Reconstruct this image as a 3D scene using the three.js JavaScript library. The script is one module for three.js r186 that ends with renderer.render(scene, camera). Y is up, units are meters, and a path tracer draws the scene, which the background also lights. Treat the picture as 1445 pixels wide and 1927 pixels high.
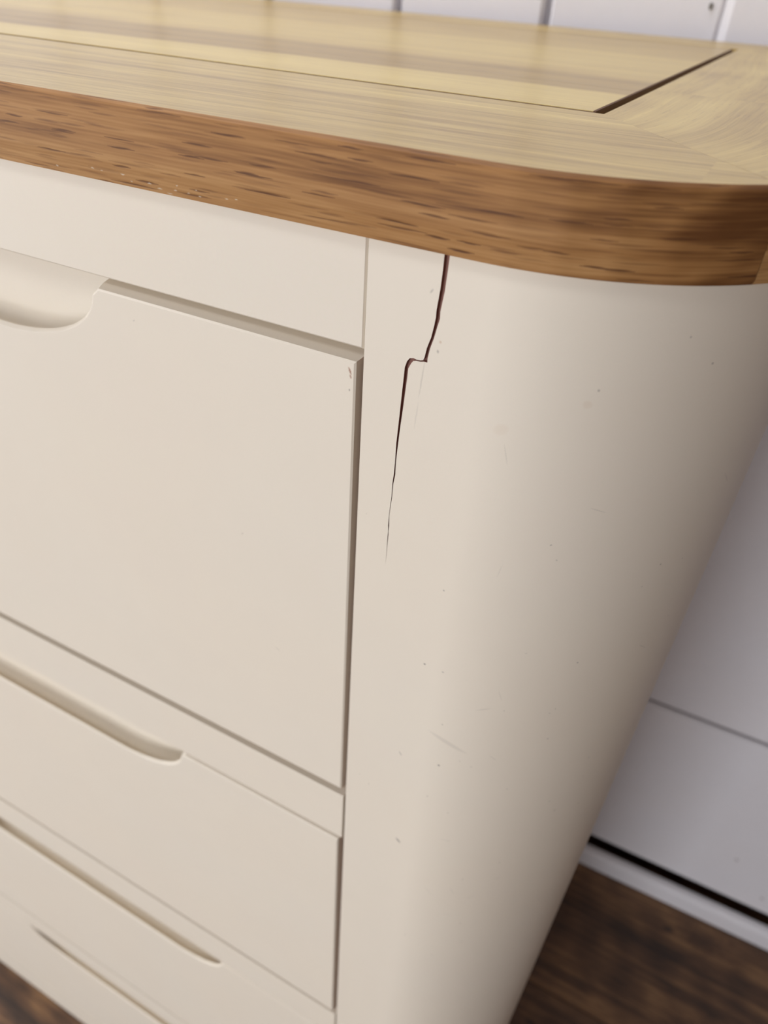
import * as THREE from 'three';
import { RectAreaLightUniformsLib } from 'three/addons/lights/RectAreaLightUniformsLib.js';
import { mergeGeometries, toCreasedNormals } from 'three/addons/utils/BufferGeometryUtils.js';
import { ImprovedNoise } from 'three/addons/math/ImprovedNoise.js';

// ---------------------------------------------------------------- scene, camera, lights
// Layout unit: 1 unit of the measured chest = 0.17 m. x runs along the front, z points out of the front, floor is y = 0.
const U = 0.17, FLOOR = 5.388;
const P = (x, y, z) => new THREE.Vector3(x * U, (y + FLOOR) * U, z * U);
const scene = new THREE.Scene();
scene.background = new THREE.Color().setRGB(0.8, 0.9, 1.0);
const renderer = new THREE.WebGLRenderer({ antialias: true });
renderer.toneMapping = THREE.LinearToneMapping;
renderer.toneMappingExposure = 0.495;
renderer.shadowMap.enabled = true;
RectAreaLightUniformsLib.init();

const camera = new THREE.PerspectiveCamera(70.745, 1445 / 1927, 0.01, 20);
{
  const right = new THREE.Vector3(0.885193, 0.055334, -0.461921);
  const up = new THREE.Vector3(-0.318291, 0.79618, -0.514576);
  const back = new THREE.Vector3(0.339299, 0.602524, 0.722386);
  const m = new THREE.Matrix4().makeBasis(right, up, back);
  camera.quaternion.setFromRotationMatrix(m);
  camera.position.copy(P(0.42436, 0.41461, 0.80499));
  camera.updateMatrixWorld(true);
  const sharp = P(0.06, -0.1, 0).sub(camera.position);
  camera.focus = -sharp.dot(back);
  camera.userData.fStop = 14;
}
scene.add(camera);

const ROOM = { x0: -2.0, x1: 0.8, z0: -0.4828, z1: 3.1, h: 2.4 };
// unseen light panels added in the ceiling: [x, z, sizeX, sizeZ, strength]
const ADDED_PANELS = [
  [-0.9, 1.3, 1.2, 0.6, 6, 'unseen ceiling light panel added out over the floor'],
  [-0.7, -0.12, 1.2, 0.3, 25, 'unseen narrow ceiling light panel added to brighten the oak top'],
];
const LIGHT_COLOR = new THREE.Color().setRGB(0.95, 0.97, 1.02);
// unseen window added for frontal light: x0, x1, y0, y1 and its strength
const ADDED_WINDOW = { x0: -1.1, x1: 0.12, y0: 0.05, y1: 2.05, k: 14.5 };
const ADDED_WINDOW_LEFT = { a0: 0.35, a1: 2.0, y0: 0.3, y1: 2.05, k: 6.5 };                // added in the unseen left wall for light from that side, a = z
const ADDED_DAY_COLOR = new THREE.Color().setRGB(0.945, 0.968, 1.02);

// ---------------------------------------------------------------- helpers
const taken = new Map();
function numbered(n) { const k = taken.get(n) || 0; taken.set(n, k + 1); return k ? `${n}_${String(k).padStart(3, '0')}` : n; }
function tag(o, label, category, group) { o.userData.label = label; o.userData.category = category; if (group) o.userData.group = group; return o; }
function mesh(name, geo, mat, parent) {
  const m = new THREE.Mesh(geo, mat); m.name = parent ? name : numbered(name); m.castShadow = m.receiveShadow = true; (parent || scene).add(m); return m;
}
function structure(o, label, category) { o.userData.kind = 'structure'; tag(o, label, category); return o; }
function rng(seed) { let s = seed >>> 0; return () => { s = (s + 0x6d2b79f5) >>> 0; let t = s; t = Math.imul(t ^ (t >>> 15), t | 1); t ^= t + Math.imul(t ^ (t >>> 7), t | 61); return ((t ^ (t >>> 14)) >>> 0) / 4294967296; }; }
const perlin = new ImprovedNoise();
const lerp = (a, b, t) => a + (b - a) * t;
const sstep = (a, b, x) => { const t = Math.min(1, Math.max(0, (x - a) / (b - a))); return t * t * (3 - 2 * t); };

// a box between two corners (layout units), edges chamfered by c, uv in metres
function box(x0, x1, y0, y1, z0, z1, c = 0.003) {
  const a = P(x0, y0, z0), b = P(x1, y1, z1); const k = c * U;
  const s = new THREE.Shape();
  const w = b.x - a.x, h = b.y - a.y, d = b.z - a.z;
  s.moveTo(k, k); s.lineTo(w - k, k); s.lineTo(w - k, h - k); s.lineTo(k, h - k); s.closePath();
  const g = new THREE.ExtrudeGeometry(s, { depth: Math.max(1e-5, d - 2 * k), bevelEnabled: true, bevelThickness: k, bevelSize: k, bevelSegments: 1, curveSegments: 1 });
  g.translate(a.x, a.y, a.z + k);
  return g;
}
function planarUV(g, fu, fv) {
  const p = g.attributes.position, uv = new Float32Array(p.count * 2);
  for (let i = 0; i < p.count; i++) { uv[2 * i] = fu(p.getX(i), p.getY(i), p.getZ(i)); uv[2 * i + 1] = fv(p.getX(i), p.getY(i), p.getZ(i)); }
  g.setAttribute('uv', new THREE.BufferAttribute(uv, 2)); return g;
}
// grid surface: rows[i][j] -> {p:Vector3, u, v}
function gridGeometry(rows) {
  const n = rows.length, m = rows[0].length, pos = [], uv = [], idx = [];
  for (const r of rows) for (const q of r) { pos.push(q.p.x, q.p.y, q.p.z); uv.push(q.u, q.v); }
  for (let i = 0; i < n - 1; i++) for (let j = 0; j < m - 1; j++) {
    const a = i * m + j, b = a + 1, c = a + m, d = c + 1; idx.push(a, c, b, b, c, d);
  }
  const g = new THREE.BufferGeometry();
  g.setAttribute('position', new THREE.Float32BufferAttribute(pos, 3)); g.setAttribute('uv', new THREE.Float32BufferAttribute(uv, 2)); g.setIndex(idx);
  return g;
}

// ---------------------------------------------------------------- procedural textures
// wood: w x h pixels cover W x H metres, grain along u
function woodTexture({ w, h, W, H, seed, base, dark, light, tone = null, streak = 0.5, fine = 0.35, pores = [], mottle = 0.25 }) {
  const data = new Uint8Array(w * h * 4), bump = new Float32Array(w * h).fill(0.6);
  const r = rng(seed), s = seed * 7.13;
  const col = new Float32Array(w * h * 3);
  for (let j = 0; j < h; j++) {
    const v = (j + 0.5) / h * H;
    for (let i = 0; i < w; i++) {
      const u = (i + 0.5) / w * W;
      const warp = perlin.noise(u * 5, v * 9, s) * 0.006;
      const vv = v + warp;
      const a = perlin.noise(u * 2.2, vv * 90, s + 1.7);
      const b = perlin.noise(u * 9, vv * 420, s + 3.1);
      const c = perlin.noise(u * 60, vv * 1900, s + 5.3);
      const m = perlin.noise(u * 30, v * 30, s + 8.9);
      let t = a * streak + b * streak * 0.7 + c * fine + m * mottle;
      const tn = tone ? tone(u, v) : 0;
      t += tn;
      const o = (j * w + i) * 3;
      for (let k = 0; k < 3; k++) col[o + k] = t >= 0 ? lerp(base[k], light[k], Math.min(1, t)) : lerp(base[k], dark[k], Math.min(1, -t));
    }
  }
  for (const p of pores) {
    for (let n = 0; n < p.count; n++) {
      const cu = lerp(p.u0 ?? 0, p.u1 ?? W, r()) / W * w, cv = lerp(p.v0, p.v1, r()) / H * h;
      const L = lerp(p.len[0], p.len[1], r() * r()) / W * w, T = lerp(p.thick[0], p.thick[1], r()) / H * h, k = lerp(p.k[0], p.k[1], r()), sl = (r() - 0.5) * 0.02;
      for (let x = -Math.ceil(L / 2); x <= L / 2; x++) for (let y = -Math.ceil(T) - 1; y <= T + 1; y++) {
        const q = (x / (L / 2)) ** 2; if (q > 1) continue;
        const yy = y - x * sl + Math.sin(x / L * 5 + n) * 0.3; const e = Math.abs(yy) / (T * (1 - q * 0.75)); const f = Math.max(0, 1 - e * e); if (!f) continue;
        const ii = ((Math.round(cu + x) % w) + w) % w, jj = Math.round(cv + y); if (jj < 0 || jj >= h) continue;
        const o = (jj * w + ii) * 3, g = k * f * (1 - q * 0.5);
        for (let c = 0; c < 3; c++) col[o + c] = lerp(col[o + c], p.color[c], g);
        bump[jj * w + ii] = Math.min(bump[jj * w + ii], 0.6 - 0.5 * g);
      }
    }
  }
  for (let i = 0; i < w * h; i++) { for (let k = 0; k < 3; k++) data[4 * i + k] = Math.max(0, Math.min(255, col[3 * i + k])); data[4 * i + 3] = 255; }
  const t = new THREE.DataTexture(data, w, h, THREE.RGBAFormat); t.colorSpace = THREE.SRGBColorSpace; t.magFilter = t.minFilter = THREE.LinearFilter; t.wrapS = t.wrapT = THREE.RepeatWrapping; t.needsUpdate = true;
  const bd = new Uint8Array(w * h * 4); for (let i = 0; i < w * h; i++) { bd[4 * i] = bd[4 * i + 1] = bd[4 * i + 2] = bump[i] * 255; bd[4 * i + 3] = 255; }
  const bt = new THREE.DataTexture(bd, w, h, THREE.RGBAFormat); bt.magFilter = bt.minFilter = THREE.LinearFilter; bt.wrapS = bt.wrapT = THREE.RepeatWrapping; bt.needsUpdate = true;
  return { map: t, bumpMap: bt };
}
// plain paint with faint mottling and, where given, small marks: [u, v, halfLength, halfWidth, angle, strength, colour]
function paintTexture({ w, h, W, H, seed, base, amp = 2.5, marks = [] }) {
  const data = new Uint8Array(w * h * 4), col = new Float32Array(w * h * 3), s = seed * 3.7, r = rng(seed);
  for (let j = 0; j < h; j++) for (let i = 0; i < w; i++) {
    const u = i / w * W, v = j / h * H;
    const n = perlin.noise(u * 22, v * 22, s) * 0.6 + perlin.noise(u * 90, v * 90, s + 2) * 0.35 + (r() - 0.5) * 0.5;
    const hue = perlin.noise(u * 14, v * 14, s + 9);
    const o = (j * w + i) * 3; col[o] = base[0] + n * amp + hue * 0.8; col[o + 1] = base[1] + n * amp; col[o + 2] = base[2] + n * amp - hue * 0.8;
  }
  for (const [mu, mv, hl, hw, ang, k, c] of marks) {
    const px = W / w, R = Math.ceil(Math.max(hl, hw) / px) + 1, ci = mu / px, cj = mv / (H / h), ca = Math.cos(ang), sa = Math.sin(ang);
    for (let y = -R; y <= R; y++) for (let x = -R; x <= R; x++) {
      const ii = Math.round(ci + x), jj = Math.round(cj + y); if (ii < 0 || jj < 0 || ii >= w || jj >= h) continue;
      const a = (x * ca + y * sa) * px / hl, b = (-x * sa + y * ca) * px / hw, d = a * a + b * b; if (d > 1) continue;
      const f = k * (1 - d * d), o = (jj * w + ii) * 3; for (let q = 0; q < 3; q++) col[o + q] = lerp(col[o + q], c[q], f);
    }
  }
  for (let i = 0; i < w * h; i++) { for (let k = 0; k < 3; k++) data[4 * i + k] = Math.max(0, Math.min(255, col[3 * i + k])); data[4 * i + 3] = 255; }
  const t = new THREE.DataTexture(data, w, h, THREE.RGBAFormat); t.colorSpace = THREE.SRGBColorSpace; t.magFilter = t.minFilter = THREE.LinearFilter; t.wrapS = t.wrapT = THREE.ClampToEdgeWrapping; t.needsUpdate = true;
  return t;
}

// ---------------------------------------------------------------- materials
const CREAM = [238, 227, 209];
const creamTex = paintTexture({ w: 512, h: 512, W: 0.3, H: 0.3, seed: 4, base: CREAM, amp: 1.2 });
creamTex.wrapS = creamTex.wrapT = THREE.RepeatWrapping;
const paint = (map) => new THREE.MeshPhysicalMaterial({ map, roughness: 0.5, specularIntensity: 0.6 });
const creamPaint = paint(creamTex);
const oakMat = (t, roughness = 0.33) => new THREE.MeshPhysicalMaterial({ map: t.map, bumpMap: t.bumpMap, bumpScale: 0.00015, roughness });
const OAK = { base: [185, 157, 92], dark: [144, 113, 60], light: [211, 186, 114] };
const EDGE = { base: [164, 118, 70], dark: [104, 66, 34], light: [198, 154, 102] };
const rawWood = new THREE.MeshStandardMaterial({ color: new THREE.Color(0x9a6f62), roughness: 0.9 });
const innerWood = new THREE.MeshStandardMaterial({ color: new THREE.Color(0xb59a72), roughness: 0.85 });
const wallTex = paintTexture({ w: 512, h: 512, W: 0.5, H: 0.5, seed: 11, base: [239, 236, 239], amp: 2.2 });
wallTex.wrapS = wallTex.wrapT = THREE.RepeatWrapping;
const wallPaint = new THREE.MeshStandardMaterial({ map: wallTex, roughness: 0.6 });
const wallBacking = new THREE.MeshStandardMaterial({ color: new THREE.Color(0x241c19), roughness: 0.9 });  // near-black colour puts shade into the board gaps and skirting void
const plaster = new THREE.MeshStandardMaterial({ color: new THREE.Color(0xc2bdb8), roughness: 0.9 });
const brownPlaster = new THREE.MeshStandardMaterial({ color: new THREE.Color(0x46301f), roughness: 0.9 });

// ---------------------------------------------------------------- the room
const roomMid = (ROOM.x0 + ROOM.x1) / 2;
function slab(name, x0, x1, y0, y1, z0, z1, mat, label, category) {
  const g = new THREE.BoxGeometry(x1 - x0, y1 - y0, z1 - z0); g.translate((x0 + x1) / 2, (y0 + y1) / 2, (z0 + z1) / 2);
  return structure(mesh(name, g, mat), label, category);
}
const T = 0.1;
// floor: dark timber boards on a sub floor
{
  const sub = slab('floor', ROOM.x0 - T, ROOM.x1 + T, -T, -0.012, ROOM.z0 - 0.15, ROOM.z1 + T, rawWood, 'dark brown timber floor under the cream chest', 'floor');
  const bw = 0.232, variants = [];
  for (let k = 0; k < 3; k++) {
    const t = woodTexture({ w: 1024, h: 256, W: 0.9, H: bw, seed: 40 + k, base: [96, 67, 44], dark: [54, 36, 23], light: [140, 104, 68], streak: 0.9, fine: 0.6, mottle: 0.9,
      pores: [{ count: 260, v0: 0, v1: bw, len: [0.006, 0.03], thick: [0.0004, 0.0008], k: [0.15, 0.5], color: [40, 27, 20] }, { count: 3, v0: 0.03, v1: bw - 0.03, len: [0.012, 0.02], thick: [0.003, 0.005], k: [0.5, 0.8], color: [36, 26, 20] }] });
    variants.push(new THREE.MeshStandardMaterial({ map: t.map, bumpMap: t.bumpMap, bumpScale: 0.0003, roughness: 0.5 }));
  }
  let n = 0;
  for (let z = ROOM.z0 - 0.04; z < ROOM.z1; z += bw + 0.0012) {
    const z1 = Math.min(z + bw, ROOM.z1);
    const off = (n % 3) * 0.63;
    for (let x = ROOM.x0 - off; x < ROOM.x1; x += 1.9) {
      const a = Math.max(ROOM.x0, x), b = Math.min(ROOM.x1, x + 1.8988); if (b - a < 0.05) continue;
      const g = new THREE.BoxGeometry(b - a, 0.012, z1 - z); g.translate((a + b) / 2, -0.006, (z + z1) / 2);
      planarUV(g, (px) => (px + n * 0.37) / 0.9, (px, py, pz) => (pz - z) / bw);
      mesh('plank', g, variants[n % 3], sub);
    }
    n++;
  }
}
slab('ceiling', ROOM.x0 - T, ROOM.x1 + T, ROOM.h, ROOM.h + T, ROOM.z0 - 0.15, ROOM.z1 + T, brownPlaster, 'brown stained ceiling', 'ceiling');  // unseen ceiling, coloured dark to keep bounced light low
slab('wall_right', ROOM.x1, ROOM.x1 + T, 0, ROOM.h, ROOM.z0 - 0.15, ROOM.z1 + T, brownPlaster, 'unseen brown side wall set close to darken the right', 'wall');  // unseen wall, placed close and dark to dim the chest's right side
// a wall with an added, unseen window: built along x, then turned; a runs along the wall, n is the inside face
function addedWindowWall(name, winName, a0, a1, w, turn, at, labelWall, labelWin) {
  const m = new THREE.Matrix4().makeRotationY(turn).setPosition(at), put = (g) => g.applyMatrix4(m), B = (x0, x1, y0, y1, z, d) => { const g = new THREE.BoxGeometry(x1 - x0, y1 - y0, d); g.translate((x0 + x1) / 2, (y0 + y1) / 2, z); return put(g); };
  structure(mesh(name, mergeGeometries([[a0, w.a0, 0, ROOM.h], [w.a1, a1, 0, ROOM.h], [w.a0, w.a1, 0, w.y0], [w.a0, w.a1, w.y1, ROOM.h]].map(([p, q, r, t]) => B(p, q, r, t, T / 2, T))), plaster), labelWall, 'wall');
  const win = new THREE.Group(); win.name = winName; scene.add(win); structure(win, labelWin, 'window');
  const mid = (w.a0 + w.a1) / 2;
  mesh('added_window_frame', mergeGeometries([[w.a0, w.a1, w.y0, w.y0 + 0.05], [w.a0, w.a1, w.y1 - 0.05, w.y1], [w.a0, w.a0 + 0.05, w.y0, w.y1], [w.a1 - 0.05, w.a1, w.y0, w.y1], [mid - 0.03, mid + 0.03, w.y0, w.y1]].map(([p, q, r, t]) => B(p, q, r, t, 0.06, 0.05))), new THREE.MeshStandardMaterial({ color: 0xe8e8e8, roughness: 0.5 }), win);
  for (const [p, q] of [[w.a0 + 0.05, mid - 0.03], [mid + 0.03, w.a1 - 0.05]]) mesh('added_pane', B(p, q, w.y0 + 0.05, w.y1 - 0.05, 0.06, 0.004), new THREE.MeshPhysicalMaterial({ color: 0xffffff, transmission: 1, roughness: 0, thickness: 0 }), win);
  const l = new THREE.RectAreaLight(ADDED_DAY_COLOR, w.k, w.a1 - w.a0 - 0.1, w.y1 - w.y0 - 0.1), c = new THREE.Vector3(mid, (w.y0 + w.y1) / 2, 0.02).applyMatrix4(m);
  l.position.copy(c); l.lookAt(new THREE.Vector3(mid, (w.y0 + w.y1) / 2, -1).applyMatrix4(m)); scene.add(l);
}
addedWindowWall('wall_front', 'window_1', ROOM.x0, ROOM.x1, { a0: ADDED_WINDOW.x0, a1: ADDED_WINDOW.x1, y0: ADDED_WINDOW.y0, y1: ADDED_WINDOW.y1, k: ADDED_WINDOW.k }, 0, new THREE.Vector3(0, 0, ROOM.z1), 'plain off white wall with an added unseen window', 'unseen white framed window added for frontal light on the chest');
addedWindowWall('wall_left', 'window_2', ROOM.z0 - 0.15, ROOM.z1 + T, ADDED_WINDOW_LEFT, -Math.PI / 2, new THREE.Vector3(ROOM.x0, 0, 0), 'plain off white side wall with an added unseen window', 'unseen white framed window added for light from the left');
// back wall: white painted boards over a tall skirting; it stands 1.4 degrees off the line of the chest
const WZ = -2.84;
{
  const wall = new THREE.Group(); wall.name = 'wall_back'; scene.add(wall);
  structure(wall, 'white painted vertical board wall behind the chest', 'wall');
  wall.position.copy(P(0.75, -FLOOR, WZ)); wall.rotation.y = THREE.MathUtils.degToRad(1.4);
  const place = (g) => { g.translate(-0.75 * U, 0, -WZ * U); return g; };
  const boardUV = (g, seed) => planarUV(g, (x, y, z) => x * 2 + seed * 0.37 + z * 2, (x, y) => y * 2 + seed * 0.21);
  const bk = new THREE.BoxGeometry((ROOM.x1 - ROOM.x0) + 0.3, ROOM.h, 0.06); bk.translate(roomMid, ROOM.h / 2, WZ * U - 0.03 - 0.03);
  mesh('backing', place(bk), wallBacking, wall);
  const joints = []; for (let k = -16; k <= 16; k++) joints.push(0.0215 + 0.697 * k + (k === 2 ? 0.2 : 0));
  const top = ROOM.h / U - FLOOR;
  for (let k = 0; k + 1 < joints.length; k++) {
    const x0 = joints[k], x1 = joints[k + 1]; if (x1 * U < ROOM.x0 - 0.02 || x0 * U > ROOM.x1 + 0.02) continue;
    // each board: plan profile with chamfered edges, swept upward
    const proud = x0 > 0 && x0 < 0.1 ? 0.022 : 0;
    const cl = proud ? 0.034 : 0.012, gap = proud ? 0.002 : 0.017;
    const s = new THREE.Shape();
    const L = (x0 + gap) * U, R = (x1 - (Math.abs(x1 - 0.0215) < 0.01 ? 0.001 : 0.017)) * U, zf = (WZ + proud) * U, zb = WZ * U - 0.0155, c = cl * U, c2 = 0.012 * U;
    s.moveTo(L, -zb); s.lineTo(L, -(zf - (proud ? 0.022 * U : c))); s.lineTo(L + c, -zf); s.lineTo(R - c2, -zf); s.lineTo(R, -(zf - c2)); s.lineTo(R, -(zf - 0.078 * U)); s.lineTo(R + (R < x1 * U - 0.01 * U ? 0.031 * U : 0), -(zf - 0.078 * U)); s.lineTo(R + (R < x1 * U - 0.01 * U ? 0.031 * U : 0), -zb); s.closePath();
    const yb = (-3.366 + FLOOR) * U;
    const g = new THREE.ExtrudeGeometry(s, { depth: ROOM.h - yb, bevelEnabled: false }); g.rotateX(-Math.PI / 2); g.translate(0, yb, 0);
    const b = mesh('wall_board', place(boardUV(g, k)), wallPaint, wall);
    if (Math.abs(x1 - 0.0215) < 0.01) {
      const nail = new THREE.CylinderGeometry(0.0015, 0.0015, 0.002, 14); nail.rotateX(Math.PI / 2); nail.scale(0.8, 1.35, 1); const q = P(-0.028, 0.361, WZ); nail.translate(q.x, q.y, q.z + 0.0002);
      mesh('nail_head', place(nail), new THREE.MeshStandardMaterial({ color: 0x6f685c, roughness: 0.6 }), b);
    }
  }
  // tall skirting board, a dark gap, and the low strip on the floor
  const sk = box(ROOM.x0 / U, ROOM.x1 / U, -5.1, -3.41, WZ - 0.07, WZ - 0.004, 0.014);
  const skirting = mesh('skirting_board', place(boardUV(sk, 3)), wallPaint, wall);
  for (const [x, y] of [[1.72, -4.62], [2.0, -4.93]]) {
    const nail = new THREE.CylinderGeometry(0.0016, 0.0016, 0.002, 14); nail.rotateX(Math.PI / 2); const q = P(x, y, WZ - 0.004); nail.translate(q.x, q.y, q.z - 0.0006);
    mesh('nail_head', place(nail), new THREE.MeshStandardMaterial({ color: 0xb3aaa8, roughness: 0.6 }), skirting);
  }
  const s = new THREE.Shape(); const zb = -(WZ + 0.018) * U, zf = -(WZ + 0.085) * U;
  s.moveTo(zb, 0); s.lineTo(zf, 0); s.lineTo(zf, 0.15 * U); s.lineTo(zf + 0.012 * U, 0.172 * U); s.lineTo(zf + 0.035 * U, 0.188 * U); s.lineTo(zb, 0.192 * U); s.closePath();
  const st = new THREE.ExtrudeGeometry(s, { depth: ROOM.x1 - ROOM.x0, bevelEnabled: false }); st.rotateY(Math.PI / 2); st.translate(ROOM.x0, 0, 0);
  mesh('floor_strip', place(boardUV(st, 5)), wallPaint, wall);
}

// ---------------------------------------------------------------- added ceiling lights, out of view
for (const [x, z, sx, sz, k, label] of ADDED_PANELS) {
  const t = new THREE.Group(); t.name = numbered('added_ceiling_light'); scene.add(t); t.position.set(x, ROOM.h, z);
  tag(t, label, 'ceiling light', 'added ceiling light panels');
  const fr = [];
  for (const [w, d, ox, oz] of [[sx + 0.04, 0.02, 0, sz / 2 + 0.01], [sx + 0.04, 0.02, 0, -sz / 2 - 0.01], [0.02, sz, sx / 2 + 0.01, 0], [0.02, sz, -sx / 2 - 0.01, 0]]) { const g = new THREE.BoxGeometry(w, 0.03, d); g.translate(ox, -0.015, oz); fr.push(g); }
  mesh('frame', mergeGeometries(fr), new THREE.MeshStandardMaterial({ color: 0xdddddd, roughness: 0.5 }), t);
  const dg = new THREE.BoxGeometry(sx, 0.01, sz); dg.translate(0, -0.013, 0);
  mesh('diffuser', dg, new THREE.MeshStandardMaterial({ color: 0xffffff, emissive: 0xffffff, emissiveIntensity: 1, roughness: 0.7 }), t);
  const l = new THREE.RectAreaLight(LIGHT_COLOR, k, sx, sz); l.position.set(x, ROOM.h - 0.035, z); l.lookAt(x, 0, z); scene.add(l);
}

// ---------------------------------------------------------------- the chest of drawers
const chest = new THREE.Group(); chest.name = numbered('chest_of_drawers'); scene.add(chest);
tag(chest, 'cream painted chest of drawers with an oak top and a cracked rounded corner', 'chest of drawers');
chest.position.set(0, 0, 0);
const XL = -2.72, TOPY = 0.151, BACK = -2.72, BOT = -5.383;
const RC = 0.36, XC = 0.168;                                              // corner radius and start
const OPEN = [[0, -1.089], [-1.266, -2.405], [-2.6, -3.735], [-3.925, -5.07]];

// corner posts (right one is split by a crack)
function cornerPost(mirror) {
  const parts = [];
  const W = 0.14, H = 0.36, vTop = (TOPY + FLOOR) * U;
  const fu = (x) => x / W, fv = (y) => 1 - (vTop - y) / H;
  // flat front: an outline with the crack cut into it
  const s = new THREE.Shape();
  const crack = [];
  if (!mirror) {
    const rightSide = [[0.1092, 0.151], [0.1086, 0.13], [0.1076, 0.105], [0.1046, 0.078], [0.1051, 0.069], [0.1028, 0.058], [0.0998, 0.042], [0.0958, 0.0265], [0.0938, 0.0125], [0.0935, 0.0065],
      [0.0892, 0.0066], [0.084, 0.0052], [0.0775, 0.0047], [0.0735, 0.0035], [0.0706, -0.001], [0.0676, -0.009], [0.0672, -0.0227], [0.0662, -0.04], [0.0645, -0.072], [0.0628, -0.0978], [0.0614, -0.128], [0.0603, -0.16], [0.0607, -0.182], [0.0587, -0.2], [0.0584, -0.2235], [0.0561, -0.26], [0.0568, -0.28], [0.0563, -0.29], [0.0568, -0.2985], [0.0562, -0.32], [0.0561, -0.3404], [0.0551, -0.366], [0.0545, -0.385]];
    const leftSide = [[0.0552, -0.366], [0.0556, -0.3404], [0.0554, -0.32], [0.0554, -0.2985], [0.0556, -0.29], [0.0549, -0.28], [0.0546, -0.26], [0.0565, -0.2235], [0.0564, -0.2], [0.0575, -0.182], [0.058, -0.16], [0.0577, -0.128], [0.0588, -0.0978], [0.0596, -0.072], [0.0606, -0.04], [0.0612, -0.0227], [0.0616, -0.0086], [0.0645, 0.0005], [0.068, 0.006], [0.0735, 0.0077], [0.0775, 0.0066], [0.084, 0.0071], [0.0875, 0.0085], [0.0884, 0.0125], [0.0906, 0.0265], [0.095, 0.042], [0.0974, 0.058], [0.0986, 0.069], [0.0984, 0.078], [0.1006, 0.105], [0.1014, 0.13], [0.1014, 0.151]];
    const narrow = (list, sgn) => list.map(([x, y]) => (y > 0.009 || y < -0.003) ? [x - sgn * 0.0004, y] : [x, y]);
    const tip = (l) => l.filter(([, y]) => y > -0.27);
    crack.push(...narrow(tip(rightSide), 1), ...rightSide.filter(([, y]) => y <= -0.27), ...leftSide.filter(([, y]) => y <= -0.27), ...narrow(tip(leftSide), -1));
  }
  s.moveTo(0, (BOT + FLOOR) * U); s.lineTo(XC * U, (BOT + FLOOR) * U); s.lineTo(XC * U, vTop);
  for (const [x, y] of crack) s.lineTo(x * U, Math.min(vTop, (y + FLOOR) * U));
  s.lineTo(0, vTop); s.closePath();
  const D = 0.0065 * U;
  const g = new THREE.ExtrudeGeometry(s, { depth: D, bevelEnabled: false }); g.translate(0, 0, -D);
  planarUV(g, (x) => fu(x), (x, y) => fv(y));
  // triangles of the crack's walls go to a mesh of their own, bare wood
  const src = g.index ? g.toNonIndexed() : g, keep = [[], []], sp = src.attributes.position, sn = src.attributes.normal, su = src.attributes.uv;
  for (let i = 0; i < sp.count; i += 3) {
    const mx = (sp.getX(i) + sp.getX(i + 1) + sp.getX(i + 2)) / 3 / U, flat = Math.abs(sn.getZ(i)) > 0.5;
    keep[!flat && mx > 0.05 && mx < 0.115 && sn.getY(i) > -0.9 && !mirror && (sp.getY(i) / U - FLOOR > -0.5) && Math.min(sp.getY(i), sp.getY(i + 1), sp.getY(i + 2)) < vTop - 1e-6 ? 1 : 0].push(i, i + 1, i + 2);
  }
  const pick = (list) => { const o = new THREE.BufferGeometry(); for (const [k, a] of [['position', sp], ['normal', sn], ['uv', su]]) { const arr = []; for (const i of list) for (let c = 0; c < a.itemSize; c++) arr.push(a.array[i * a.itemSize + c]); o.setAttribute(k, new THREE.Float32BufferAttribute(arr, a.itemSize)); } return o; };
  parts.push(pick(keep[0]));
  const walls = keep[1].length ? pick(keep[1]) : null;
  // rounded part, then the return down the side
  const prof = []; const N = 40;
  for (let i = 0; i <= N; i++) { const a = i / N * Math.PI / 2; prof.push([XC + RC * Math.sin(a), -RC + RC * Math.cos(a), XC + RC * a]); }
  prof.push([XC + RC, -0.5, XC + RC * Math.PI / 2 + 0.14]);
  const rows = []; const ys = [BOT]; for (let i = 1; i <= 24; i++) ys.push(lerp(BOT, TOPY, i / 24));
  for (const [x, z, u] of prof) rows.push(ys.map((y) => { const p = P(x, y, z); return { p, u: fu(u * U), v: fv(p.y) }; }));
  const rg = gridGeometry(rows); rg.computeVertexNormals();
  // keep the first column's normal exactly forward so that it meets the flat front without a seam
  const nn = rg.attributes.normal; for (let j = 0; j < ys.length; j++) nn.setXYZ(j, 0, 0, 1);
  parts.push(rg.toNonIndexed());
  // hidden back face of the post
  const gg = mergeGeometries(parts.map((q) => { const o = new THREE.BufferGeometry(); for (const k of ['position', 'normal', 'uv']) o.setAttribute(k, q.attributes[k]); return o; }));
  if (mirror) {
    const p = gg.attributes.position, n = gg.attributes.normal;
    for (let i = 0; i < p.count; i++) { p.setX(i, XL * U - p.getX(i)); n.setX(i, -n.getX(i)); }
    for (let i = 0; i < p.count; i += 3) for (const a of [p, n, gg.attributes.uv]) { const k = a.itemSize; for (let c = 0; c < k; c++) { const t = a.array[(i + 1) * k + c]; a.array[(i + 1) * k + c] = a.array[(i + 2) * k + c]; a.array[(i + 2) * k + c] = t; } }
  }
  return [gg, walls];
}
const postMarks = [];
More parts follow.
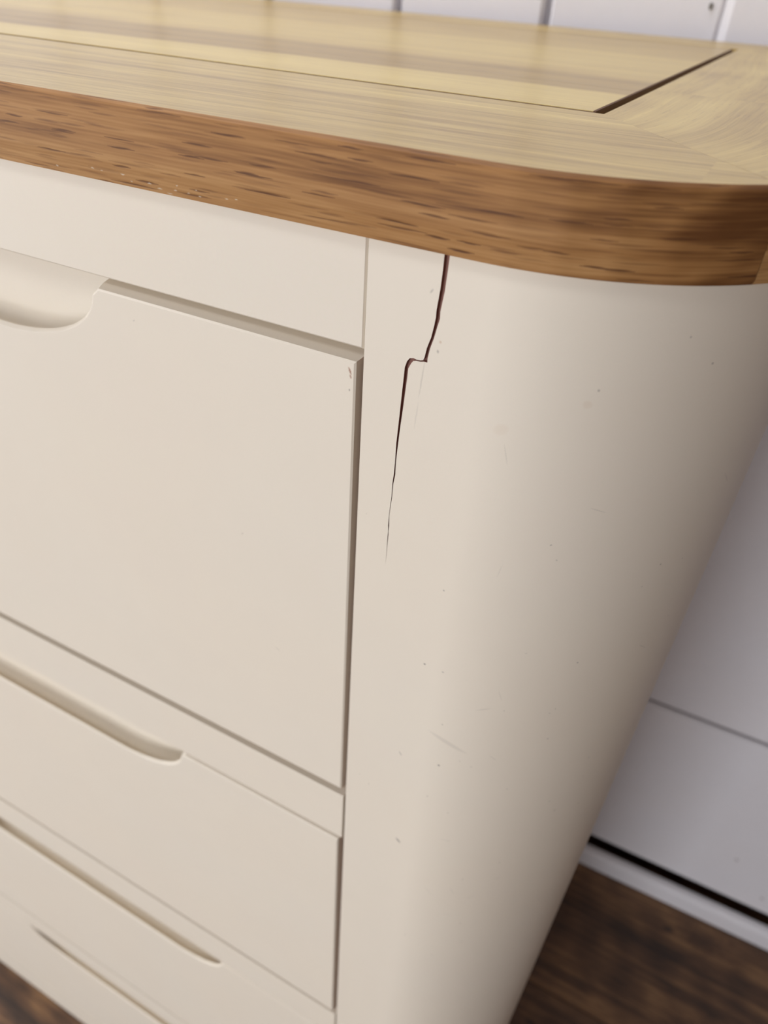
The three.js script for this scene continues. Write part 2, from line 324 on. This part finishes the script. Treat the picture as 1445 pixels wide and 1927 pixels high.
{
  const W = 0.14, H = 0.36, at = (x, y) => [x * U, H - (TOPY - y) * U];
  const grey = [120, 112, 108], tan = [196, 160, 130], pink = [206, 180, 160];
  const M = (x, y, hl, hw, a, k, c) => postMarks.push([...at(x, y), hl * U, hw * U, a, k, c]);
  M(0.144, -0.551, 0.0022, 0.0022, 0, 0.75, grey); M(0.1995, -0.814, 0.0024, 0.0024, 0, 0.8, grey); M(0.137, -1.147, 0.0095, 0.0032, -0.8, 0.55, grey); M(0.118, -0.832, 0.007, 0.0018, -1.0, 0.35, grey);
  M(0.208, -0.736, 0.045, 0.006, -0.35, 0.1, grey); M(0.26, -0.615, 0.016, 0.0014, 0.5, 0.12, grey); M(0.108, 0.038, 0.0022, 0.0022, 0, 0.4, tan); M(0.0875, -0.02, 0.03, 0.0012, 1.5, 0.16, grey); M(0.0845, -0.075, 0.025, 0.0012, 1.5, 0.1, grey);
  M(0.205, -0.06, 0.012, 0.009, 0.5, 0.07, tan); M(0.305, -0.005, 0.007, 0.006, 0, 0.1, tan); M(0.09, 0.1, 0.004, 0.0015, 1, 0.25, grey);
  const r = rng(77); for (let i = 0; i < 46; i++) M(0.01 + r() * 0.6, -1.7 + r() * 1.8, 0.0012 + r() * 0.0014, 0.001 + r() * 0.001, r() * 3, 0.18 + r() * 0.3, grey);
  for (let i = 0; i < 14; i++) M(0.15 + r() * 0.5, -1.6 + r() * 1.6, 0.006 + r() * 0.014, 0.0009, r() * 3, 0.08 + r() * 0.08, grey);
}
const postTex = paintTexture({ w: 800, h: 2048, W: 0.14, H: 0.36, seed: 5, base: CREAM, amp: 1.2, marks: postMarks });
const [postG, crackG] = cornerPost(false);
const post = mesh('corner_post', postG, paint(postTex), chest); post.userData.label = 'rounded cream corner post with a dark stepped crack';
mesh('crack', crackG, rawWood, post).userData.label = 'dark stepped crack showing bare brown wood';
mesh('corner_post', cornerPost(true)[0], creamPaint, chest).userData.label = 'rounded cream corner post without a crack';
mesh('wood_core', box(0.004, XC - 0.004, BOT + 0.02, TOPY - 0.002, -0.2, -0.0068, 0), rawWood, chest).userData.label = 'bare brown wood seen inside the crack';
mesh('wood_core', box(XL - XC + 0.004, XL - 0.004, BOT + 0.02, TOPY - 0.002, -0.2, -0.0068, 0), rawWood, chest);

// carcass: sides, back, base
mesh('side_panel', box(XC + RC - 0.1, XC + RC, BOT, TOPY, BACK, -0.5, 0.004), creamPaint, chest);
mesh('side_panel', box(XL - XC - RC, XL - XC - RC + 0.1, BOT, TOPY, BACK, -0.5, 0.004), creamPaint, chest);
mesh('back_panel', box(XL - XC - RC + 0.1, XC + RC - 0.1, BOT + 0.1, TOPY, BACK, BACK + 0.05, 0), innerWood, chest);
mesh('base_panel', box(XL - XC, XC, BOT + 0.1, BOT + 0.17, BACK + 0.05, -0.2, 0), innerWood, chest);

// rails between the drawers; the plain fascia is the topmost
const creamUV = (g, k = 0) => planarUV(g, (x, y, z) => (x + z) / 0.3 + k * 0.31, (x, y, z) => (y + z) / 0.3 + k * 0.17);
const railSpans = [[0.0, TOPY], [OPEN[1][0], OPEN[0][1]], [OPEN[2][0], OPEN[1][1]], [OPEN[3][0], OPEN[2][1]], [BOT, OPEN[3][1]]];
railSpans.forEach(([a, b], k) => {
  const gap = k === 0 ? 0.0022 : k === 4 ? 0.001 : 0.006;
  mesh(k === 0 ? 'fascia' : k === 4 ? 'plinth_rail' : 'rail', creamUV(box(XL + gap, -gap, a, b, -0.13, k === 0 ? -0.0008 : -0.001, k === 0 ? 0.0026 : 0.0016), k), creamPaint, chest);
  if (k > 0 && k < 4) mesh('runner_shelf', box(XL + 0.02, -0.02, a + 0.03, b - 0.03, BACK + 0.06, -0.14, 0), innerWood, chest);
});

// drawers: bevelled inset fronts with a long finger scoop cut into the top edge
function drawerFront(y0, y1, xr, nd) {
  const x0 = XL + 0.004, x1 = xr, ch = 0.0145, nR = -0.487, nL = -1.955, na = 0.25;
  // outline as [x, y, outward x, outward y] on the face ring
  const pts = [];
  const f0 = x0 + ch, f1 = x1 - ch, g0 = y0 + ch, g1 = y1 - ch;
  pts.push([f0, g0, -1, -0.35], [f1, g0, 1, -0.35], [f1, g1, 1, 1]);
  const K = 18;
  for (let i = 0; i <= K; i++) { const t = i / K, a = t * Math.PI / 2; const x = nR - 0.012 - na * (1 - Math.cos(a)), y = g1 - nd * Math.sin(a); if (i === 0) pts.push([nR, g1, -0.25, 1]); else pts.push([x, y, i === K ? 0 : -Math.cos(a) * 0.45, i === K ? 0.45 : 0.45 * Math.sin(a)]); }
  for (let i = K; i >= 0; i--) { const t = i / K, a = t * Math.PI / 2; const x = nL + 0.012 + na * (1 - Math.cos(a)), y = g1 - nd * Math.sin(a); if (i === 0) pts.push([nL, g1, 0.25, 1]); else pts.push([x, y, i === K ? 0 : Math.cos(a) * 0.45, i === K ? 0.45 : 0.45 * Math.sin(a)]); }
  pts.push([f0, g1, -1, 1]);
  // rings: [fraction outward, z]
  // rings: [fraction outward, z]; beside the scoop the lip is thin and the cove lies behind it
  const rings = [[0, -0.0015], [0.22, -0.0035], [0.6, -0.018], [1, -0.05], [1, -0.07]];
  const pos = [], uv = [], fpos = [], fuv = [];
  const V = (p, [f, z], lip) => P(p[0] + p[2] * ch * f, p[1] + p[3] * ch * f, lip ? z * 0.14 - 0.0012 : z);
  const lip = pts.map((p, i) => i >= 4 && i < 2 * K + 4);
  const push = (v, face) => { (face ? fpos : pos).push(v.x, v.y, v.z); (face ? fuv : uv).push((v.x - XL * U) / (-XL * U), (v.y - (y0 + FLOOR) * U) / ((y1 - y0) * U)); };
  const n = pts.length;
  for (let r = 0; r + 1 < rings.length; r++) for (let i = 0; i < n; i++) {
    const j = (i + 1) % n, a = pts[i], b = pts[j]; const A = V(a, rings[r], lip[i] && r > 0), B = V(b, rings[r], lip[j] && r > 0), C = V(a, rings[r + 1], lip[i]), D = V(b, rings[r + 1], lip[j]);
    push(A); push(C); push(B); push(B); push(C); push(D);
  }
  const contour = pts.map((p) => { const v = V(p, rings[0], false); return new THREE.Vector2(v.x, v.y); });
  for (const tri of THREE.ShapeUtils.triangulateShape(contour, [])) for (const k of tri) push(V(pts[k], rings[0], false), true);
  let g = new THREE.BufferGeometry(); g.setAttribute('position', new THREE.Float32BufferAttribute(pos, 3)); g.setAttribute('uv', new THREE.Float32BufferAttribute(uv, 2));
  g = toCreasedNormals(g, THREE.MathUtils.degToRad(30));
  const f = new THREE.BufferGeometry(); f.setAttribute('position', new THREE.Float32BufferAttribute(fpos, 3)); f.setAttribute('uv', new THREE.Float32BufferAttribute(fuv, 2));
  f.setAttribute('normal', new THREE.Float32BufferAttribute(fpos.map((_, i) => i % 3 === 2 ? 1 : 0), 3));
  return mergeGeometries([g, f]);
}
OPEN.forEach(([top, bot], k) => {
  const y1 = top - (k === 0 ? 0.011 : k === 1 ? 0.009 : 0.004), y0 = bot + (k === 0 ? 0.013 : 0.009), xr = k === 0 ? -0.0015 : -0.006;
  const W = -XL * U, H = (y1 - y0) * U, nd = k === 0 ? 0.122 : 0.142;
  const marks = [];
  if (k === 0) {
    const at = (x, y) => [(x - XL) * U, (y - y0) * U], br = [150, 104, 84], gr = [128, 118, 110];
    const M = (x, y, hl, hw, a, s, c) => marks.push([...at(x, y), hl * U, hw * U, a, s, c]);
    M(-0.0225, -0.038, 0.007, 0.0018, -1.2, 0.7, br); M(-0.021, -0.0465, 0.004, 0.0016, -1.4, 0.6, br); M(-0.023, -0.068, 0.0024, 0.0014, 1.4, 0.6, gr);
    M(-0.235, -0.42, 0.004, 0.0012, 0.8, 0.25, gr); M(-0.17, -0.69, 0.008, 0.0012, -0.6, 0.2, gr); M(-0.42, -0.06, 0.003, 0.001, 0.5, 0.3, gr);
  }
  const map = paintTexture({ w: k === 0 ? 2048 : 512, h: k === 0 ? 896 : 224, W, H, seed: 21 + k, base: CREAM, amp: 1.2, marks });
  const d = mesh('drawer', drawerFront(y0, y1, xr, nd), paint(map), chest);
  d.userData.label = ['top drawer front with a bevelled edge and finger scoop', 'second drawer front with a bevelled edge and finger scoop', 'third drawer front with a bevelled edge and finger scoop', 'bottom drawer front with a bevelled edge and finger scoop'][k];
  // the cove behind the scoop
  const lipY = y1 - 0.0145 - nd, section = [[y1 - 0.001, -0.05], [y1 - 0.03, -0.056], [y1 - 0.07, -0.06], [lipY + 0.025, -0.061]];
  for (let i = 0; i <= 10; i++) { const t = i / 10 * Math.PI / 2; section.push([lipY + 0.012 - 0.04 * Math.sin(t), -0.0105 - 0.0505 * Math.cos(t)]); }
  const rows = [-2.05, -0.42].map((x) => section.map(([y, z]) => { const p = P(x, y, z); return { p, u: p.x / 0.3, v: (p.y + p.z) / 0.3 }; }));
  const cg = gridGeometry(rows); cg.computeVertexNormals(); if (cg.attributes.normal.getZ(0) < 0) { cg.index.array.reverse(); cg.computeVertexNormals(); }
  mesh('finger_recess', cg, creamPaint, d);
  mesh('drawer_box', box(XL + 0.05, -0.05, y0 + 0.06, y1 - 0.2, BACK + 0.4, -0.08, 0.01), innerWood, d);
});

// ---------------------------------------------------------------- the oak top: mitred frame, rounded corners, a panel of staves in a groove
const top = new THREE.Group(); top.name = 'oak_top'; chest.add(top); top.userData.label = 'oak top with mitred frame and loose inset panel';
const ZO = 0.02, YT = 0.2563, YB = 0.1515, RO = 0.403, XO = 0.15, XR = XO + RO, XLO = XL - XR, ZB = BACK - 0.01;
const IN = { x0: XL - 0.158, x1: 0.158, z0: -2.34, z1: -0.438 };
const oakPores = (v0, v1, n, k, len = [0.002, 0.009], thick = [0.00012, 0.0003]) => ({ count: n, v0, v1, len, thick, k, color: [84, 52, 32] });
// rows of the frame section, from the groove out over the edge and down the face: [inward distance share, outward, y]
function frameBoard(path, inner, uvTop, uvEdge) {
  // path: outer points with outward normals; inner: matching points on the groove. Returns the flat board and its edging strip.
  const e = 0.011, tops = [], edges = [];
  path.forEach((o, i) => {
    const n = inner[i], row = [], edge = []; let len = 0, prev = null, tgt = row;
    const add = (x, y, z) => { const p = P(x, y, z); if (prev) len += p.distanceTo(prev); prev = p; tgt.push({ p, len, x, z, y }); };
    const ix = o[0] - o[2] * e, iz = o[1] - o[3] * e;
    add(n[0], YB, n[1]); add(n[0], YT - 0.0025, n[1]); len = 0; prev = null;
    for (let k = 0; k <= 8; k++) { const t = k === 0 ? 0.005 : k / 8; add(lerp(n[0], ix, t), YT, lerp(n[1], iz, t)); }
    row[0].len = row[1].len = 0;
    tgt = edge; len = 0; prev = null;
    for (let k = 0; k <= 6; k++) { const a = k / 6 * Math.PI / 2; add(ix + o[2] * e * Math.sin(a), YT - e + e * Math.cos(a), iz + o[3] * e * Math.sin(a)); }
    for (const y of [0.205, 0.178, YB + 0.008]) add(o[0], y, o[1]);
    add(o[0] - o[2] * 0.002, YB + 0.002, o[1] - o[3] * 0.002); add(o[0] - o[2] * 0.008, YB, o[1] - o[3] * 0.008); add(n[0], YB, n[1]);
    let arcLen = 0; if (i) arcLen = edges[i - 1].arc + Math.hypot(o[0] - path[i - 1][0], o[1] - path[i - 1][1]) * U;
    tops.push(row.map((q) => ({ p: q.p, ...uvTop(q) }))); const er = edge.map((q) => ({ p: q.p, ...uvEdge(q, arcLen) })); er.arc = arcLen; edges.push(er);
  });
  const finish = (rows, probe, axis) => {
    const g = gridGeometry(rows); g.computeVertexNormals();
    const mid = Math.floor(rows.length / 2) * rows[0].length + probe;
    if (g.attributes.normal.getY(mid) < 0) { const a = g.index.array; for (let i = 0; i < a.length; i += 3) { const t = a[i + 1]; a[i + 1] = a[i + 2]; a[i + 2] = t; } }
    return toCreasedNormals(g, THREE.MathUtils.degToRad(38));
  };
  return [finish(tops, 5), finish(edges, 1)];
}
// outer outline pieces between the mitres (45 degrees into each rounded front corner; square rear corners)
const arc = (cx, cz, a0, a1, n) => { const r = []; for (let i = 0; i <= n; i++) { const a = lerp(a0, a1, i / n); r.push([cx + RO * Math.sin(a), cz + RO * Math.cos(a), Math.sin(a), Math.cos(a)]); } return r; };
const CZ = ZO - RO, CXL = XL - XO, q4 = Math.PI / 4, hair = 0.0012;
const frontPath = [...arc(CXL, CZ, -q4, 0, 16), ...[0.2, 0.4, 0.6, 0.8].map((t) => [lerp(CXL, XO, t), ZO, 0, 1]), ...arc(XO, CZ, 0, q4, 16)];
const clampX = (x) => Math.min(IN.x1, Math.max(IN.x0, x));
const span = (pts, f0, f1, g0, g1) => pts.map((p) => (p - f0) / (f1 - f0) * (g1 - g0) + g0);
const fx = frontPath.map((p) => p[0]), fx0 = fx[0], fx1 = fx[fx.length - 1];
const frontInner = frontPath.map((p) => [lerp(IN.x0, IN.x1, (p[0] - fx0) / (fx1 - fx0)), IN.z1]);
const FW = 0.36, FH = 0.08;
const frontTex = woodTexture({ w: 2048, h: 512, W: FW, H: FH, seed: 3, ...OAK, streak: 0.7, fine: 0.6, mottle: 0.25,
  pores: [oakPores(0, FH, 1500, [0.05, 0.25], [0.003, 0.012], [0.0001, 0.00022])] });
const EW = 0.36, EH = 0.021;
// u runs along the edging from the mitre at the far end; the last 6 cm turn through the end grain of the rounded corner
const edgeTex = woodTexture({ w: 2048, h: 128, W: EW, H: EH, seed: 6, ...EDGE, streak: 0.75, fine: 0.45, mottle: 0.35,
  tone: (u, v) => { const d = EW - u, k = sstep(0.055, 0.012, d), n = perlin.noise((u * 0.75 + v) * 150, (u - v) * 18, 4.4); return k * (-0.55 + 0.6 * n); },
  pores: [oakPores(0, EH, 420, [0.1, 0.35], [0.006, 0.022], [0.00018, 0.0003]), oakPores(0, EH, 190, [0.5, 0.95], [0.005, 0.02], [0.00016, 0.00028]),
    { count: 15, u0: 0.19, u1: 0.25, v0: 0.0158, v1: 0.0182, len: [0.0006, 0.0018], thick: [0.00014, 0.00022], k: [0.5, 0.9], color: [226, 218, 208] }] });
const arcTotal = frontPath.reduce((t, p, i) => i ? t + Math.hypot(p[0] - frontPath[i - 1][0], p[1] - frontPath[i - 1][1]) * U : 0, 0);
const [frontTopG, frontEdgeG] = frameBoard(frontPath, frontInner, (q) => ({ u: (q.x * U + 0.3) / FW, v: q.len / FH }), (q, a) => ({ u: 1 - (arcTotal - a) / EW, v: Math.min(q.len, 0.0205) / EH }));
const edgeMat = oakMat(edgeTex, 0.6); edgeMat.specularIntensity = 0.5;
mesh('front_board', frontTopG, oakMat(frontTex), top);
mesh('front_edging', frontEdgeG, edgeMat, top).userData.label = 'brown oak edge strip with dark pores';
const sidePathR = [...arc(XO, CZ, q4 + 0.0015, Math.PI / 2, 16), ...[0.25, 0.5, 0.75, 1].map((t) => [XR, lerp(CZ, ZB, t), 1, 0])];
const sideInnerR = sidePathR.map((p) => [IN.x1, lerp(IN.z1, IN.z0, (p[1] - sidePathR[0][1]) / (ZB - sidePathR[0][1]))]);
const sideTex = woodTexture({ w: 1024, h: 512, W: 0.36, H: 0.1, seed: 8, ...OAK, streak: 0.6, fine: 0.4, mottle: 0.6, pores: [oakPores(0, 0.1, 900, [0.08, 0.3])] });
const sideMat = oakMat(sideTex);
const sideUV = (q) => ({ u: (q.z * U + 0.5) / 0.36, v: Math.max(0, q.len) / 0.1 }), sideEdgeUV = (q, a) => ({ u: a / EW + 0.4, v: Math.min(q.len, 0.0205) / EH });
const mir = (p) => [XL - p[0], p[1], -p[2], p[3]];
for (const m of [false, true]) {
  const [a, b] = frameBoard(m ? sidePathR.map(mir) : sidePathR, m ? sideInnerR.map((p) => [XL - p[0], p[1]]) : sideInnerR, sideUV, sideEdgeUV);
  mesh('end_board', a, sideMat, top); mesh('end_edging', b, edgeMat, top);
}
const backPath = [0, 0.25, 0.5, 0.75, 1].map((t) => [lerp(XLO, XR, t), ZB, 0, -1]);
const backInner = [0, 0.25, 0.5, 0.75, 1].map((t) => [lerp(IN.x0, IN.x1, t), IN.z0]);
{ const [a, b] = frameBoard(backPath, backInner, (q) => ({ u: (q.x * U + 0.11) / 0.36, v: Math.max(0, q.len) / 0.1 }), sideEdgeUV); mesh('back_board', a, sideMat, top); mesh('back_edging', b, edgeMat, top); }
// substrate in the bottom of the groove
mesh('groove_bed', box(IN.x0 - 0.05, IN.x1 + 0.05, YB - 0.002, YT - 0.055, IN.z0 - 0.05, IN.z1 + 0.05, 0), new THREE.MeshStandardMaterial({ color: new THREE.Color(0x6b4628), roughness: 0.8 }), top);
// panel staves
{
  const x0 = IN.x0 + 0.016, x1 = IN.x1 - 0.0165, z0 = IN.z0 + 0.012, z1 = IN.z1 - 0.009;
  const W = 0.46, H = (z1 - z0) * U;
  const tone = (u, v) => {                                              // sapwood bands that run along the boards
    const z = z1 - v / U, x = x0 + 0 + (u - W) / U + (x1 - x0);
    const wob = perlin.noise(u * 14, 3.3, 7) * 0.03 + perlin.noise(u * 60, 1.3, 2) * 0.008;
    const edge = -0.7 + 0.05 * x * -1 * 0.9 + wob;
    let t = 0;
    t += 0.75 * sstep(edge - 0.02, edge + 0.012, z);                      // pale strip beside the front groove
    t -= 0.5 * sstep(edge + 0.012, edge - 0.02, z) * sstep(-1.05 + wob, -0.9 + wob, z);
    t += 0.35 * sstep(-0.95 + wob, -1.15 + wob, z) * sstep(-1.75, -1.5, z);
    t -= 0.3 * sstep(-1.75, -2.0, z);
    return t;
  };
  const tex = woodTexture({ w: 2048, h: 1024, W, H, seed: 15, ...OAK, tone, streak: 0.35, fine: 0.2, mottle: 0.2, pores: [oakPores(0, H, 900, [0.05, 0.25]), oakPores(0.03, 0.12, 14, [0.5, 0.8], [0.008, 0.018], [0.0002, 0.0004])] });
  const mat = oakMat(tex);
  const darkened = new THREE.MeshStandardMaterial({ color: new THREE.Color(0x5f3d20), roughness: 0.7 });  // dark brown that paints the groove's shade onto the panel edge
  mesh('groove_shade_strip', box(x0, x1, YT - 0.054, YT - 0.002, z1 - 0.012, z1, 0.0004), darkened, top).userData.label = 'dark strip that paints shade into the groove around the panel';
  mesh('groove_shade_strip', box(x1 - 0.004, x1, YT - 0.054, YT - 0.0008, z0, z1 - 0.012, 0.0004), darkened, top);
  const cuts = [z1, -0.78, -1.16, -1.55, -1.93, z0];
  for (let i = 0; i + 1 < cuts.length; i++) {
    const g = box(x0, x1 - 0.004, YT - 0.054, YT - 0.0005, cuts[i + 1] + 0.0004, cuts[i] - (i ? 0.0004 : 0.012), 0.0006);
    planarUV(g, (x) => 1 - (x1 * U - x) / W, (x, y, z) => (z1 * U - z) / H);
    mesh('stave', g, mat, top);
  }
}

renderer.render(scene, camera);
